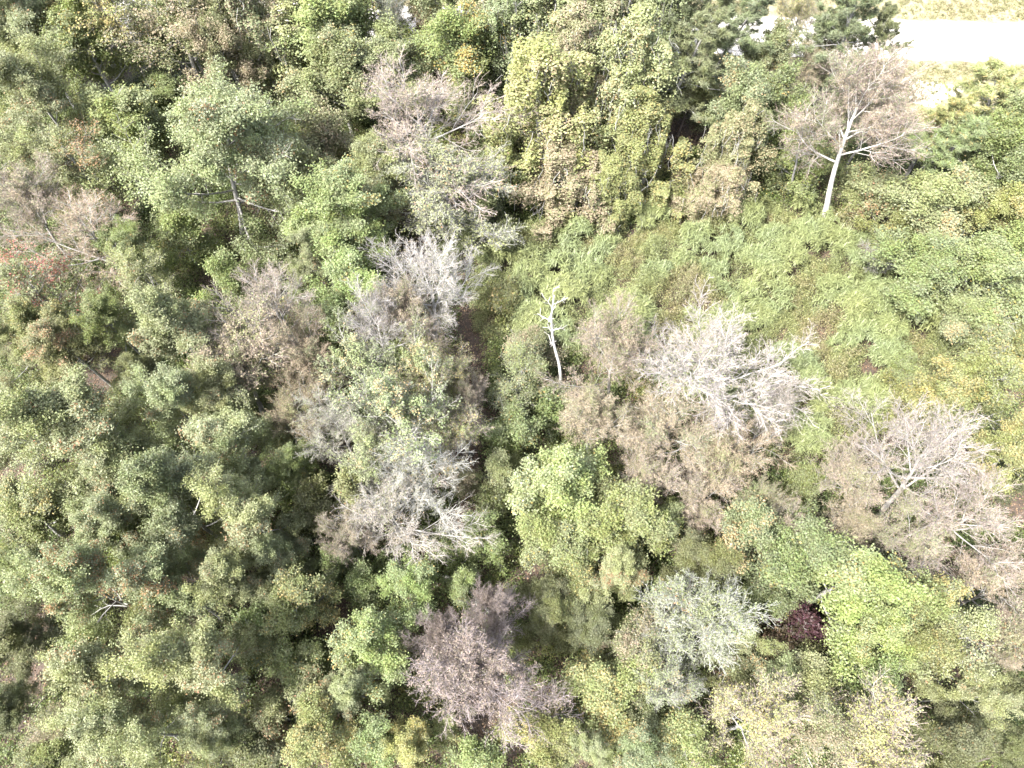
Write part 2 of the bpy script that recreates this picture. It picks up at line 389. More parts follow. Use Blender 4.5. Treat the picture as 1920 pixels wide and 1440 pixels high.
KIND = dict(   # proto, name, category, default height, group
    oak=("oak_tree", "tree", 10.5, "dense leafy trees of the wood"),
    large=("oak_tree", "tree", 12, "dense leafy trees of the wood"),
    lime=("leafy_tree", "tree", 9.5, "broad leafy trees of the wood"),
    sparse=("thin_crowned_tree", "tree", 10, "thin-crowned trees of the wood"),
    small=("young_tree", "tree", 5.5, "young trees in the gaps"),
    shrub=("shrub", "shrub", 2.6, "shrubs on the wood floor"),
    bare=("bare_tree", "tree", 10.5, "bare pale-limbed trees"),
    haze=("twiggy_tree", "tree", 9, "twiggy trees without green leaves"),
    mixed=("half_bare_tree", "tree", 10, "half bare trees"),
    pine=("pine_tree", "tree", 12.5, "pines near the road"),
    vine=("vine_covered_tree", "tree", 10, "trees smothered in vines"),
    tall=("bare_tree", "tree", 13, "bare pale-limbed trees"),
    open=("half_bare_tree", "tree", 10, "half bare trees"),
    snag=("dead_snag", "dead tree", 8, "dead snags"),
)
NUSE = {}
def T(kind, px, py, r, label, pal="green", h=None, bark=GREYB, twig=PINK, autumn=None, rot=None, v=None, stretch=1.0, lean=None, turned=None, tint=1.0, base=None, size=None):
    name, cat, dh, group = KIND[kind]
    i = NUSE.get(kind, 0); NUSE[kind] = i + 1
    pr = PROTO[kind][i % len(PROTO[kind]) if v is None else v]
    h = h or dh
    sz = h / pr["h"]; zc = pr["c"][2] * sz
    if kind in ('lime', 'small', 'sparse'): r = r * 1.12
    if kind == 'oak': r = r * 1.05
    if kind == 'vine': r = r * 1.15; tint = tint * 1.12
    if kind in ('bare', 'mixed'): r = r * 1.15
    pos = at(px, py, zc); R = r * depth_at(px, py, zc) / FPX; s = R / pr["r"]
    rz = (i * 2.399 + px * 0.01) if rot is None else radians(rot)
    e = bpy.data.objects.new(name, None); COL.objects.link(e); e.empty_display_size = 0.5
    if size: s = size
    cx, cy_ = pr["c"][0] * s, pr["c"][1] * s
    # shear-free lean: rotate about the base so the crown still sits where it was
    lx, ly = lean or (0, 0)
    bx = pos[0] - (cx * cos(rz) - cy_ * sin(rz)) - zc * math.tan(radians(ly)); by = pos[1] - (cx * sin(rz) + cy_ * cos(rz)) + zc * math.tan(radians(lx))
    e.location = (bx, by, 0); e.scale = (s, s * stretch, sz)
    from mathutils import Euler
    e.rotation_mode = 'XYZ'; e.rotation_euler = (Euler((radians(lx), radians(ly), 0)).to_matrix() @ Euler((0, 0, rz)).to_matrix()).to_euler()
    if base is not None:        # trunk foot is in sight: stand it there and tip the tree so the crown stays put
        b = at(base[0], base[1], 0.0); v3 = Vector(pos - b)
        off = Vector((cx, cy_, zc)); k = v3.length / off.length
        e.scale = (s, s, sz * k); off = Vector((cx, cy_, zc * k))
        off.rotate(Euler((0, 0, rz)))
        e.location = b; e.rotation_euler = (off.rotation_difference(v3).to_matrix() @ Euler((0, 0, rz)).to_matrix()).to_euler()
    e["label"] = label; e["category"] = cat; e["group"] = group
    lc, am, tc = G[pal]
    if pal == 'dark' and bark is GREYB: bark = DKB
    jr = np.random.default_rng(9999 + px * 7 + py * 13); j = jr.uniform(0.86, 1.1); jh = jr.uniform(-0.04, 0.06)
    lc = (lc[0] * j * (1 + jh), lc[1] * j, lc[2] * j * (1 - jh))
    if autumn is not None: am = autumn
    if turned: tc = turned
    for pn, me in pr["parts"]:
        o = bpy.data.objects.new(pn, me); COL.objects.link(o); o.parent = e
        if pn in ("trunk", "branches", "vine_stems"): o.color = (*bark, 1)
        elif pn == "twigs": o.color = (*twig, 1)
        else: o.color = (*(c * tint for c in lc), 1)
        if pn == "vine_stems": o["kind"] = "stuff"
        o["autumn"] = float(am); o["turned"] = [float(c) for c in tc]
    return e

#TREES#
# ------------------------------------------------------------------ the trees, one line each: kind, crown centre and radius as sighted, label
# upper left
T("oak", 60, 25, 100, "grey-green tree cut by the top left corner", "grey", h=11)
T("oak", 70, 190, 115, "dark rounded tree at the left edge just under the top corner", "grey", h=13, tint=0.8)
T("open", 190, 5, 100, "tree with a leaning white trunk and thin yellow leaves, top left", "yellow", h=13, bark=(0.38, 0.365, 0.34), base=(285, 165), v=1, autumn=0.5, twig=(0.24, 0.22, 0.19))
T("sparse", 350, 55, 95, "thin tan and yellow crown beside the leaning white trunk at the top", "tan", h=12, bark=WHITE)
T("vine", 490, 70, 60, "brown vine column between the tan crown and the bright yellow-green tree", "tan", h=12)
T("lime", 620, 40, 88, "bright yellow-green round tree at the top, left of the grey gap", "limeg", h=11, autumn=0.15)
T("lime", 235, 225, 90, "lime-leaved tree with pale stems under the leaning white trunk", "limeg", h=9, tint=0.9)
T("small", 305, 175, 50, "small dark green tree at the foot of the leaning white trunk", "green", h=4.5)
T("large", 440, 270, 180, "largest grey-green tree of the upper left, pale trunk showing below", "grey", h=14, bark=WHITE, base=(456, 440))
T("lime", 640, 125, 85, "pale lime tree right below the bright yellow-green one", "pale", h=10)
T("lime", 730, 130, 60, "pale leafy tree touching the left side of the pink-twigged crown", "pale", h=9)
T("haze", 50, 360, 85, "pink-brown twiggy crown at the left edge under the dark rounded tree", "tan", h=9)
T("bare", 165, 430, 105, "sprawling bare tree with crooked white limbs in the upper left", "tan", h=9, bark=WHITE, twig=(0.295, 0.221, 0.164))
T("sparse", 140, 300, 60, "small leaning tree with orange-yellow leaves and pale stem, upper left", "orange", h=9, autumn=0.3)
T("small", 340, 430, 60, "dark small tree in the shade below the largest grey-green tree", "green", h=6)
T("oak", 640, 400, 105, "rounded green tree between the largest grey-green tree and the grey-limbed one", "green", h=10.5)
T("small", 560, 330, 55, "narrow grey-green crown wedged behind the rounded green tree", "grey", h=10)
T("oak", 700, 320, 85, "green tree under the left limbs of the pink-twigged grey tree", "grey", h=9)
T("bare", 780, 215, 135, "tall grey-limbed tree with pink twigs, top centre", "tan", h=12.5, bark=WHITE, twig=PINK, v=0)
T("mixed", 830, 340, 105, "smoky grey-green tree below the grey-limbed pink-twigged tree", "grey", h=9, twig=(0.213, 0.213, 0.189), tint=0.9)
T("small", 610, 260, 60, "rusty yellow crown beside the largest grey-green tree", "tan", h=9, autumn=0.3)
T("lime", 868, 70, 75, "green tree with yellow tips right of the grey gap at the top", "green", h=10, autumn=0.25)
T("small", 800, 30, 45, "reddish thin tree beside the grey gap at the top", "tan", h=7)
T("small", 870, 165, 50, "yellow-green young tree between the pink-twigged tree and the vine columns", "limeg", h=7, tint=0.8)
T("shrub", 935, 260, 50, "low dark shrub at the foot of the yellow vine column", "green", h=4)
T("small", 930, 320, 60, "feathery green bush in the gap left of the brown vine drape", "green", h=5, tint=0.9)
T("small", 900, 395, 55, "deep green bush at the shady corner of the frond thicket", "dark", h=5, tint=1.2)
# vine-covered columns, top centre
T("vine", 1000, 170, 85, "broad yellow-tan column of vines, first left of the white pole trunk", "yellow", h=12, autumn=0.36, turned=(0.31, 0.27, 0.16))
T("vine", 1040, 40, 85, "pale green vine-covered crown at the top edge above the yellow-tan column", "pale", h=12, autumn=0.3)
T("vine", 1080, 110, 60, "pinkish vine-draped crown behind the broad yellow-tan column", "tan", h=12)
T("vine", 960, 60, 50, "grey-green climber-clad tree beside the yellow-tipped green tree at the top", "pale", h=11)
T("vine", 1185, 110, 70, "tall green vine column just right of the white pole trunk", "pale", h=13, autumn=0.25)
T("vine", 1200, 245, 75, "yellow-green vine skirt below the tall green vine column", "yellow", h=8.5, autumn=0.3)
T("vine", 1240, 30, 55, "green vine-hung crown at the top edge beside the pines", "pale", h=12, autumn=0.2)
T("vine", 1065, 330, 70, "brown dry vine drape reaching down to the frond thicket", "tan", h=6.5, autumn=0.7)
T("vine", 1150, 340, 45, "narrow green and brown vine drape above the frond thicket", "yellow", h=6, autumn=0.3)
T("snag", 1158, 110, 18, "slender white pole trunk standing among the vine columns", "tan", h=10.5, bark=(0.40, 0.39, 0.37), v=0, base=(1118, 300), size=1.0)
T("vine", 1380, 270, 60, "golden vine column standing left of the big leaning bare tree", "tan", h=9, autumn=0.4, turned=(0.30, 0.26, 0.155))
T("vine", 1350, 345, 55, "tan vine skirt spilling onto the top edge of the frond thicket", "tan", h=5.5, autumn=0.65)
T("lime", 1385, 190, 70, "green leafy tree between the pines and the golden vine column", "pale", h=10)
T("small", 1300, 180, 45, "dim green young tree in the dark hollow below the pines", "dark", h=6, tint=1.2)
T("small", 1450, 200, 55, "green crown touching the left side of the big leaning bare tree", "green", h=8)
T("lime", 1445, 100, 50, "light green tree in front of the white road's left end", "pale", h=9)
# pines and road side
T("pine", 1310, 100, 80, "dark pine left of the other pines, above the dark hollow", "piney", h=12)
T("pine", 1400, 45, 75, "bushy pine at the top with bits of road showing through", "piney", h=12, tint=1.2)
T("pine", 1270, 20, 60, "pine cut by the top edge beside the vine-hung crown", "piney", h=12)
T("pine", 1590, 20, 80, "pine hanging over the left end of the white road", "piney", h=13)
T("pine", 1650, 70, 50, "lighter pine at the near edge of the road's left end", "piney", h=10, tint=1.1)
T("small", 1560, 65, 55, "pale green tree above the big leaning bare tree", "pale", h=8)
T("haze", 1520, 130, 50, "orange-brown thin tree left of the big leaning bare crown", "tan", h=7, twig=TANB)
# big leaning bare tree, upper right
T("tall", 1612, 185, 122, "big leaning bare tree with a thick white forked trunk, upper right", "tan", h=14, bark=(0.38, 0.365, 0.34), twig=(0.262, 0.205, 0.180), v=0, base=(1542, 430))
T("haze", 1660, 190, 60, "brown twiggy crown behind the big leaning bare tree beside the road", "tan", h=11, twig=(0.271, 0.205, 0.164))
T("small", 1500, 300, 50, "dark green tree in shade left of the thick white trunk", "green", h=6)
T("small", 1640, 360, 55, "green and rusty young tree right of the thick white trunk", "orange", h=5)
T("snag", 1500, 255, 22, "thin pale stem leaning beside the thick white trunk", "tan", h=9, bark=GREYB, v=1, base=(1478, 365), size=1.0)
# right edge upper
T("pine", 1855, 185, 85, "feathery golden-green tree leaning toward the white road, upper right", "yellow", h=10, autumn=0.3)
T("pine", 1785, 230, 60, "small golden-green crown by the bare sandy patch", "yellow", h=8, autumn=0.4)
T("pine", 1800, 275, 85, "feathery pine below the golden-green tree at the right", "green", h=9, tint=0.9)
T("lime", 1890, 260, 70, "green crown cut by the right edge beside the feathery pine", "green", h=10)
T("lime", 1770, 370, 80, "light green tree above the lime-green mass at the right", "pale", h=8)
T("lime", 1890, 400, 65, "yellow-tinged tree at the right edge above the lime-green mass", "yellow", h=8, autumn=0.3)
T("lime", 1740, 500, 85, "lime-green tree beside the grey twig cage at the thicket edge", "limeg", h=7)
T("lime", 1850, 500, 90, "broad lime-green tree nearest the right edge, level with the thicket", "limeg", h=7, tint=0.95)
T("small", 1690, 430, 50, "yellow-tan bush at the upper right corner of the thicket", "yellow", h=4.5)
T("bare", 1655, 480, 32, "small grey twig cage at the right side of the thicket", "tan", h=3.5, bark=GREYB, twig=GREYB, v=2)
T("shrub", 1612, 478, 22, "tiny dark reddish shrub beside the grey twig cage", "brown", h=2)
T("small", 1890, 640, 50, "olive-gold bush at the right edge below the broad lime-green tree", "gold", h=4, tint=0.7)
# right, yellow trees
T("sparse", 1860, 720, 90, "yellow-leaved tree with pale limbs at the right edge, mid height", "gold", h=9, bark=WHITE, tint=1.0)
T("lime", 1800, 720, 55, "pale yellow tree casting shade onto the thicket's right side", "yellow", h=8, autumn=0.3)
T("small", 1725, 750, 50, "yellow young tree right behind the white-limbed spreading tree", "gold", h=6)
T("lime", 1880, 840, 65, "yellow-green tree at the right edge below the yellow pale-limbed one", "yellow", h=8, autumn=0.3)
T("bare", 1745, 845, 105, "spreading tree with bright white limbs, right side mid height", "tan", h=11, bark=WHITE, twig=(0.271, 0.236, 0.218), v=3, base=(1640, 975))
T("bare", 1815, 965, 105, "lower spreading bare tree with pinkish limbs at the right", "tan", h=10, bark=WHITE, twig=PINK, v=0)
T("haze", 1600, 890, 75, "brown hazy twiggy crown left of the white-limbed spreading tree", "tan", h=8, twig=PINK)
T("haze", 1600, 990, 75, "tan twiggy crown below the brown hazy one on the right", "tan", h=7, twig=TANB)
T("haze", 1880, 1090, 85, "tan twiggy crown cut by the right edge, lower half", "tan", h=8, twig=(0.312, 0.246, 0.197))
T("small", 1910, 890, 40, "dark green bush in shade at the right edge", "dark", h=4)
# centre right: grey fans
T("bare", 1335, 690, 135, "largest white-twigged fan-shaped bare tree beside the thicket", "tan", h=10.5, bark=WHITE, twig=(0.295, 0.266, 0.248), v=2)
T("bare", 1440, 775, 70, "smaller white fan of twigs, lower right of the largest fan", "tan", h=8.5, bark=WHITE, twig=(0.271, 0.236, 0.212), v=1)
T("haze", 1160, 635, 90, "domed pinkish twig crown left of the largest white fan", "tan", h=9.5, twig=(0.248, 0.195, 0.166), bark=WHITE)
T("haze", 1110, 770, 85, "tan leafless crown under the domed pinkish one", "tan", h=8, twig=TANB)
T("haze", 1250, 800, 90, "tan-brown crown below the largest white fan", "tan", h=8, twig=TANB)
T("haze", 1360, 860, 85, "tan-brown crown below the smaller white fan", "tan", h=8, twig=(0.303, 0.238, 0.172))
T("haze", 1215, 890, 75, "pinkish tan crown touching the lime tree's right side", "tan", h=7.5, twig=PINK)
T("haze", 1310, 940, 65, "lowest of the tan-brown crowns below the white fans", "tan", h=7, twig=PINK)
T("snag", 1032, 600, 28, "white dead snag with a bent broken top in the centre", "tan", h=9.5, bark=(0.36, 0.35, 0.33), v=0, base=(1037, 735), size=1.1)
T("sparse", 985, 690, 65, "grey-green thin tree left of the white dead snag", "pale", h=6)
T("shrub", 1030, 760, 45, "green shrub below the white dead snag", "green", h=3.5)
T("small", 1000, 640, 40, "rusty brown bush behind the white dead snag", "tan", h=4)
T("small", 960, 800, 50, "green young tree on the right of the dark gap", "green", h=5)
T("small", 935, 880, 40, "narrow leafy tree leaning over the dark gap", "grey", h=5)
T("shrub", 920, 930, 35, "vivid green shrub at the bottom of the dark gap", "limeg", h=2.5, tint=0.6)
T("shrub", 950, 560, 45, "yellow-brown shrub at the thicket's left corner", "yellow", h=2.5)
# lime tree group
T("lime", 1055, 900, 88, "brightest lime-green tree, in the middle of the wood", "limeg", h=9, tint=1.15)
T("lime", 1180, 975, 75, "lime tree to the lower right of the brightest one", "limeg", h=8)
T("lime", 1035, 1010, 60, "lime tree directly below the brightest one", "limeg", h=7.5)
T("lime", 1250, 985, 45, "small lime crown below the lowest tan-brown crown", "limeg", h=6.5, tint=0.9)
T("small", 1080, 1060, 45, "yellow-green young tree below the lime group", "yellow", h=6)
T("oak", 1155, 1060, 65, "grey-green tree with pinkish flecks below the lime group", "grey", h=6.5, autumn=0.2)
# lower right greens
T("lime", 1410, 985, 75, "yellow-green tree below the tan crowns, right of centre", "pale", h=8, autumn=0.25)
T("lime", 1500, 1040, 75, "yellow-green tree with fanned leaves, left of two others alike", "limeg", h=8.5, tint=0.85)
T("lime", 1610, 1090, 85, "largest fanned green tree of the lower right", "green", h=9, tint=1.25)
T("lime", 1720, 1120, 75, "green and yellow tree below the pinkish-limbed spreading tree", "yellow", h=8, autumn=0.3)
T("lime", 1660, 1180, 60, "green leafy tree above the dark pit of the lower right", "green", h=8, tint=1.2)
T("oak", 1320, 1050, 70, "dim grey-green tree behind the misty grey crown", "dark", h=7, tint=1.4)
T("mixed", 1310, 1150, 80, "misty grey crown of fine pale twigs and leaves, lower right of centre", "grey", tint=0.72, h=9, bark=GREYB, twig=(0.312, 0.320, 0.287))
T("oak", 1370, 1180, 60, "grey-green crown joined to the misty grey one", "grey", h=7)
T("shrub", 1500, 1185, 55, "dark wine-red shrub in a shaded gap", "red", h=3.5)
T("shrub", 1440, 1215, 42, "brown shrub beside the dark wine-red one", "brown", h=3.5)
T("small", 1440, 1110, 45, "vivid green young tree above the brown shrub", "limeg", h=5, tint=0.7)
T("sparse", 1800, 1190, 80, "grey-green thin crown near the right edge, below the tan ones", "grey", h=8)
T("haze", 1890, 1200, 60, "pale tan twigs at the right edge beside a grey-green thin crown", "tan", h=8, twig=TANB)
T("lime", 1740, 1210, 50, "yellow-tipped tree right above the curved dark pit", "yellow", h=7)
T("small", 1520, 1270, 60, "grey-green bush left of the dark pit, lower right", "grey", h=6)
T("small", 1640, 1270, 50, "olive young tree between the two dark pits", "green", h=6)
T("oak", 1830, 1310, 70, "grey-leaved rounded tree right of the curved dark pit", "grey", h=8)
T("oak", 1780, 1410, 85, "shaded dark green tree at the bottom right", "dark", h=7, tint=1.3)
T("oak", 1900, 1400, 60, "dark green crown in the bottom right corner", "dark", h=6, tint=1.5)
T("small", 1900, 1290, 35, "dark small tree pressed against the right edge near the bottom", "dark", h=5, tint=1.3)
T("mixed", 1420, 1350, 85, "half bare yellow-pink tree at the bottom, right of centre", "gold", h=8, twig=PINK)
T("sparse", 1530, 1370, 85, "thin yellow-tan crown at the bottom beside the half bare one", "tan", h=8)
T("mixed", 1640, 1390, 85, "pinkish yellow half bare crown left of the shaded bottom right tree", "gold", h=8, twig=PINK)
T("lime", 1450, 1290, 55, "pale green crown below the brown shrub", "pale", h=6)
T("small", 1380, 1265, 40, "orange-flecked small tree below the misty grey crown", "orange", h=5)
# bottom centre
T("haze", 893, 1240, 140, "purple-brown leafless tree with a pale hub of limbs, bottom centre", "tan", h=10.5, bark=(0.30, 0.265, 0.26), twig=PURP, autumn=1.0, turned=(0.18, 0.15, 0.12), tint=0.6)
T("haze", 925, 1135, 50, "pointed purple-brown twig crown rising behind the bigger one", "tan", h=9, bark=(0.30, 0.265, 0.26), twig=PURP, autumn=1.0, turned=(0.18, 0.15, 0.12))
T("haze", 825, 1185, 50, "purple-brown crown on the left flank of the pale-hubbed tree", "tan", h=9, bark=(0.30, 0.265, 0.26), twig=PURP, autumn=1.0, turned=(0.18, 0.15, 0.12))
T("lime", 775, 1085, 55, "small round green tree under the low white fan of limbs", "green", h=7, tint=1.2)
T("small", 865, 1095, 30, "tiny lime crown left of the pointed purple-brown one", "limeg", h=5)
T("small", 900, 1010, 45, "green young tree at the lower end of the dark gap", "green", h=5)
T("lime", 700, 1190, 70, "green tree left of the purple-brown trees", "green", h=7.5, tint=1.2)
T("small", 680, 1090, 45, "deep green young tree under the low white fan's left side", "green", h=4.5)
T("oak", 655, 1290, 60, "grey-green crown below the green tree near the purple-brown ones", "grey", h=7)
T("oak", 1030, 1130, 60, "dim green tree in the purple-brown tree's shadow", "dark", h=5.5, tint=1.4)
T("oak", 1110, 1180, 65, "dark leafy tree with a fallen pale branch over it", "dark", h=5, tint=1.4)
T("snag", 1120, 1135, 40, "fallen-looking pale branch lying over the dark leafy tree", "tan", h=6, bark=(0.38, 0.37, 0.34), v=0, lean=(0, 60))
T("sparse", 1190, 1220, 70, "tan and yellow thin crown right of the dark leafy tree", "tan", h=7)
T("lime", 1130, 1290, 70, "yellow-green tree lower right of the purple-brown tree", "yellow", h=6.5, autumn=0.35)
T("mixed", 1250, 1270, 60, "grey twiggy crown between the misty grey one and the yellow-green tree", "pale", h=7, twig=GREYB)
T("lime", 1010, 1370, 60, "yellow tree touching the bottom right of the purple-brown tree", "gold", h=6.5, tint=0.9)
T("oak", 1100, 1400, 55, "grey-green crown at the bottom edge beside a yellow tree", "grey", h=6)
T("lime", 1190, 1400, 50, "pale lime crown at the bottom edge, centre right", "pale", h=7)
T("small", 1270, 1360, 55, "yellowish young tree at the bottom, left of the half bare one", "yellow", h=6)
T("small", 1200, 1330, 45, "dark green small tree above the pale lime crown", "dark", h=5, tint=1.5)
T("small", 1310, 1420, 50, "olive bush on the bottom edge", "green", h=5)
T("small", 900, 1420, 45, "shaded green bush directly below the purple-brown tree", "green", h=5)
T("lime", 770, 1405, 45, "vivid yellow tree at the bottom edge left of centre", "gold", h=6.5, tint=1.1)
T("small", 700, 1390, 45, "green young tree left of the vivid yellow one", "green", h=5.5)
T("small", 840, 1360, 35, "yellow-flecked green bush at the lower left of the purple-brown tree", "yellow", h=4.5)
# centre left bare group
T("bare", 818, 520, 84, "slim bare tree with bright white upright twigs left of the thicket", "tan", h=11, bark=(0.36, 0.355, 0.34), twig=(0.325, 0.307, 0.295), v=3)
T("haze", 765, 575, 75, "pink twig crown at the foot of the slim white one", "tan", h=9, twig=PINK)
T("bare", 712, 605, 92, "white feathery bare tree with a pale trunk, left of the dark gap's top", "tan", h=10.5, bark=(0.36, 0.355, 0.34), twig=(0.295, 0.271, 0.266), v=1)
T("bare", 510, 570, 95, "pink and white bare tree standing alone in the left centre", "tan", h=11, bark=WHITE, twig=(0.271, 0.225, 0.195), v=0)
T("mixed", 450, 650, 75, "half bare pinkish tree lower left of the pink and white one", "tan", h=9.5, twig=(0.266, 0.212, 0.177))
T("haze", 570, 660, 60, "rusty pink crown right below the pink and white bare tree", "tan", h=9, twig=(0.248, 0.189, 0.142))
T("haze", 560, 770, 70, "sandy brown crown left of the white-trunked tree", "tan", h=8.5, twig=(0.242, 0.189, 0.130))
T("open", 670, 680, 80, "lime-flecked thin crown above the white-trunked tree", "pale", h=10, bark=WHITE, twig=(0.271, 0.262, 0.221), tint=1.1)
T("open", 745, 770, 112, "thin yellow-green tree with a winding white trunk, left of the dark gap", "pale", h=12, bark=(0.35, 0.34, 0.32), twig=(0.271, 0.262, 0.221), v=1, base=(800, 905), tint=1.05, autumn=0.2)
T("mixed", 820, 700, 60, "half bare tan tree bordering the dark gap", "yellow", h=9, twig=TANB)
T("haze", 875, 740, 42, "thin pink twigs overhanging the dark gap", "tan", h=7, twig=PINK)
T("mixed", 840, 800, 55, "yellowish half bare tree by the middle of the dark gap", "yellow", h=8.5)
T("bare", 640, 805, 72, "bare pale limbs reaching left from the winding white trunk", "pale", h=9.5, bark=WHITE, twig=(0.30, 0.285, 0.24), v=2)
T("bare", 765, 880, 90, "white-limbed bare tree below the winding white trunk", "tan", h=10, bark=(0.35, 0.35, 0.33), twig=(0.295, 0.295, 0.266), v=3)
T("bare", 735, 965, 110, "low white fan of limbs above the small round green tree", "tan", h=9, bark=(0.35, 0.34, 0.32), twig=(0.295, 0.266, 0.236), v=0)
T("haze", 660, 1000, 48, "pink twig cluster at the left of the low white fan", "tan", h=8, twig=PINK)
T("small", 660, 930, 45, "grey-green crown between the white-limbed trees", "grey", h=7)
T("small", 870, 900, 28, "brown-leaved thin tree along the left of the dark gap", "tan", h=5)
# left mass of grey-green trees
T("oak", 110, 650, 70, "orange-flecked green tree above the ball-shaped grey one at the left", "orange", h=8.5, autumn=0.2)
T("sparse", 60, 540, 75, "green thin tree with red tufts at the left edge", "orange", h=8, autumn=0.3, turned=(0.3, 0.12, 0.09))
T("oak", 200, 600, 70, "green tree between the red-tufted one and the grey-green mass", "green", h=8.5)
T("sparse", 260, 520, 70, "thin dark-stemmed tree under the sprawling crooked limbs", "grey", h=8)
T("oak", 330, 620, 98, "grey-green tree left of the pink and white bare tree", "grey", h=12)
T("small", 430, 520, 50, "dim green young tree in the hollow left of the pink and white bare tree", "green", h=7)
T("oak", 110, 790, 118, "ball-shaped grey-green tree with a dark hollow behind it", "grey", h=13.5)
T("oak", 215, 880, 75, "grey-green crown lower right of the ball-shaped one", "grey", h=8.5)
T("oak", 335, 760, 90, "grey-green crown right of the dark hollow", "grey", h=11)
T("oak", 430, 830, 85, "grey-green crown with bare white sticks, left of the sandy brown one", "grey", h=9.5)
T("oak", 550, 870, 60, "shaded green crown below the sandy brown one", "green", h=7.5)
T("small", 590, 950, 50, "dark green young tree in shade left of the white-limbed trees", "dark", h=6, tint=1.4)
T("oak", 320, 930, 105, "bright grey-green tree in the heart of the left mass", "pale", h=14, autumn=0.06, tint=0.85)
T("oak", 450, 960, 85, "grey-green tree right of the heart of the left mass", "grey", h=11.5, tint=1.1)
T("oak", 215, 985, 70, "grey-green tree lower left of the heart of the left mass", "grey", h=9.5)
T("oak", 170, 1100, 112, "large tree with orange-tinged left rim", "grey", h=14, autumn=0.22)
T("oak", 300, 1090, 85, "grey-green tree with rusty patches beside the orange-rimmed one", "grey", h=11.5, autumn=0.18)
T("oak", 430, 1080, 85, "grey-green tree with a slender trunk in the gap at its left", "grey", h=10)
T("oak", 520, 1040, 60, "small grey-green crown left of the pink twig cluster", "grey", h=8.5)
T("lime", 565, 1120, 60, "yellow-green tree above the dark square hole, lower left", "yellow", h=7.5, autumn=0.3, tint=0.9)
T("oak", 350, 1240, 100, "grey-green tree near the bottom left, forked white twig in it", "grey", h=13.5, tint=1.05)
T("oak", 190, 1260, 90, "grey-green tree with a yellow tuft on its left rim, near the bottom left", "grey", h=11, autumn=0.14)
T("oak", 250, 1370, 110, "grey-green tree on the bottom edge, left", "grey", h=11.5)
T("oak", 390, 1360, 60, "grey-green crown on the bottom edge right of the large left one", "grey", h=9)
T("sparse", 120, 1360, 50, "pinkish thin crown near the bottom left corner", "tan", h=7)
T("lime", 90, 1420, 50, "lime green crown in the bottom left corner", "limeg", h=6, tint=0.85)
T("lime", 70, 950, 80, "yellow-green tree at the left edge below the ball-shaped one", "yellow", h=7, autumn=0.2, tint=0.8)
T("oak", 50, 1060, 55, "green crown at the left edge above the shaded trees", "green", h=7)
T("oak", 30, 1200, 75, "shaded dark tree at the left edge, lower half", "dark", h=6, tint=1.3)
T("small", 110, 1190, 40, "very dark small tree in the shadow of the orange-rimmed one", "dark", h=4)
T("oak", 15, 1330, 55, "dim olive tree at the left edge near the bottom", "dark", h=6, tint=1.5)
T("small", 15, 820, 40, "dark young tree squeezed between the ball-shaped one and the left edge", "dark", h=5)
T("small", 470, 1190, 50, "dim green young tree right of the forked white twig tree", "green", h=5.5)
T("lime", 500, 1210, 45, "olive-yellow crown in the lower left shade", "yellow", h=5, tint=0.7)
T("small", 560, 1250, 50, "green bush below the dark square hole", "green", h=5)
T("lime", 590, 1380, 60, "yellow and tan tree on the bottom edge, left of centre", "yellow", h=6.5, autumn=0.35)
T("small", 510, 1330, 50, "rusty-flecked bush near the bottom, left of the yellow and tan tree", "orange", h=5)
T("small", 470, 1410, 45, "dark bush on the bottom edge left of the yellow and tan tree", "dark", h=4.5, tint=1.4)
T("small", 600, 1300, 45, "mixed green and tan young tree above the yellow and tan one", "orange", h=5)
T("small", 630, 1050, 40, "green young tree between the pink twig cluster and the dark square hole", "green", h=5)
T("oak", -10, -45, 90, "top left corner tree barely showing a grey-green fringe", "grey", h=12)
T("lime", 110, -25, 80, "yellowish green crown on the top edge left of the leaning white trunk", "yellow", h=12, autumn=0.3)
T("sparse", 290, -20, 80, "thin green crown on the top edge right of the leaning white trunk", "grey", h=13)
T("vine", 420, -10, 65, "tan and green vine column cut by the top edge, upper left", "tan", h=13)
T("vine", 540, 0, 60, "dim vine-hung crown behind the bright yellow-green tree at the top", "grey", h=13)
T("oak", 640, -50, 80, "dark crown peeping over the bright yellow-green tree at the top edge", "green", h=11)
T("oak", 780, -45, 60, "pink-flecked crown behind the grey gap on the top edge", "tan", h=10)
T("lime", 880, -35, 75, "pale green crown on the top edge above the yellow-tipped tree", "pale", h=12)
T("vine", 970, -30, 70, "pink and pale green vine crown on the top edge, centre", "tan", h=13, autumn=0.3)
T("vine", 1120, -20, 75, "vine-hung crown on the top edge above the tall green column", "tan", h=14, autumn=0.4)
T("vine", 1190, -40, 70, "pale leafy vine crown on the top edge left of the pines", "pale", h=14)
T("pine", 1340, -30, 75, "pine on the top edge behind the darkest pine", "piney", h=14)
T("haze", 1500, 15, 55, "golden twiggy crown between two pines at the road", "gold", h=9, twig=TANB)
T("haze", 1480, 1000, 60, "pink-tan twigs between the yellow-green trees and the tan crowns", "tan", h=7.5, twig=PINK)
T("haze", 1720, 1010, 70, "grey-pink twiggy crown under the white-limbed spreading tree", "pale", h=7.5, twig=PINK)
T("haze", 1430, 940, 55, "greenish tan twiggy crown under the smaller white fan", "pale", h=7, twig=TANB)
T("small", 1500, 910, 45, "green bush in the gap right of the smaller white fan", "limeg", h=5, tint=0.8)
T("small", 1700, 700, 35, "olive bush under the pale yellow tree at the thicket's side", "green", h=3.5)
T("oak", 20, 640, 55, "dim green crown at the left edge above the ball-shaped tree", "grey", h=7)
T("oak", 270, 700, 55, "shaded olive crown inside the hollow behind the ball-shaped tree", "dark", h=7, tint=1.5)
T("oak", 240, 460, 60, "green crown below the sprawling crooked limbs, left of the shaded hollow", "green", h=8)
T("lime", 60, 610, 50, "yellow-flecked crown left edge between red tufts and dim green", "yellow", h=8)
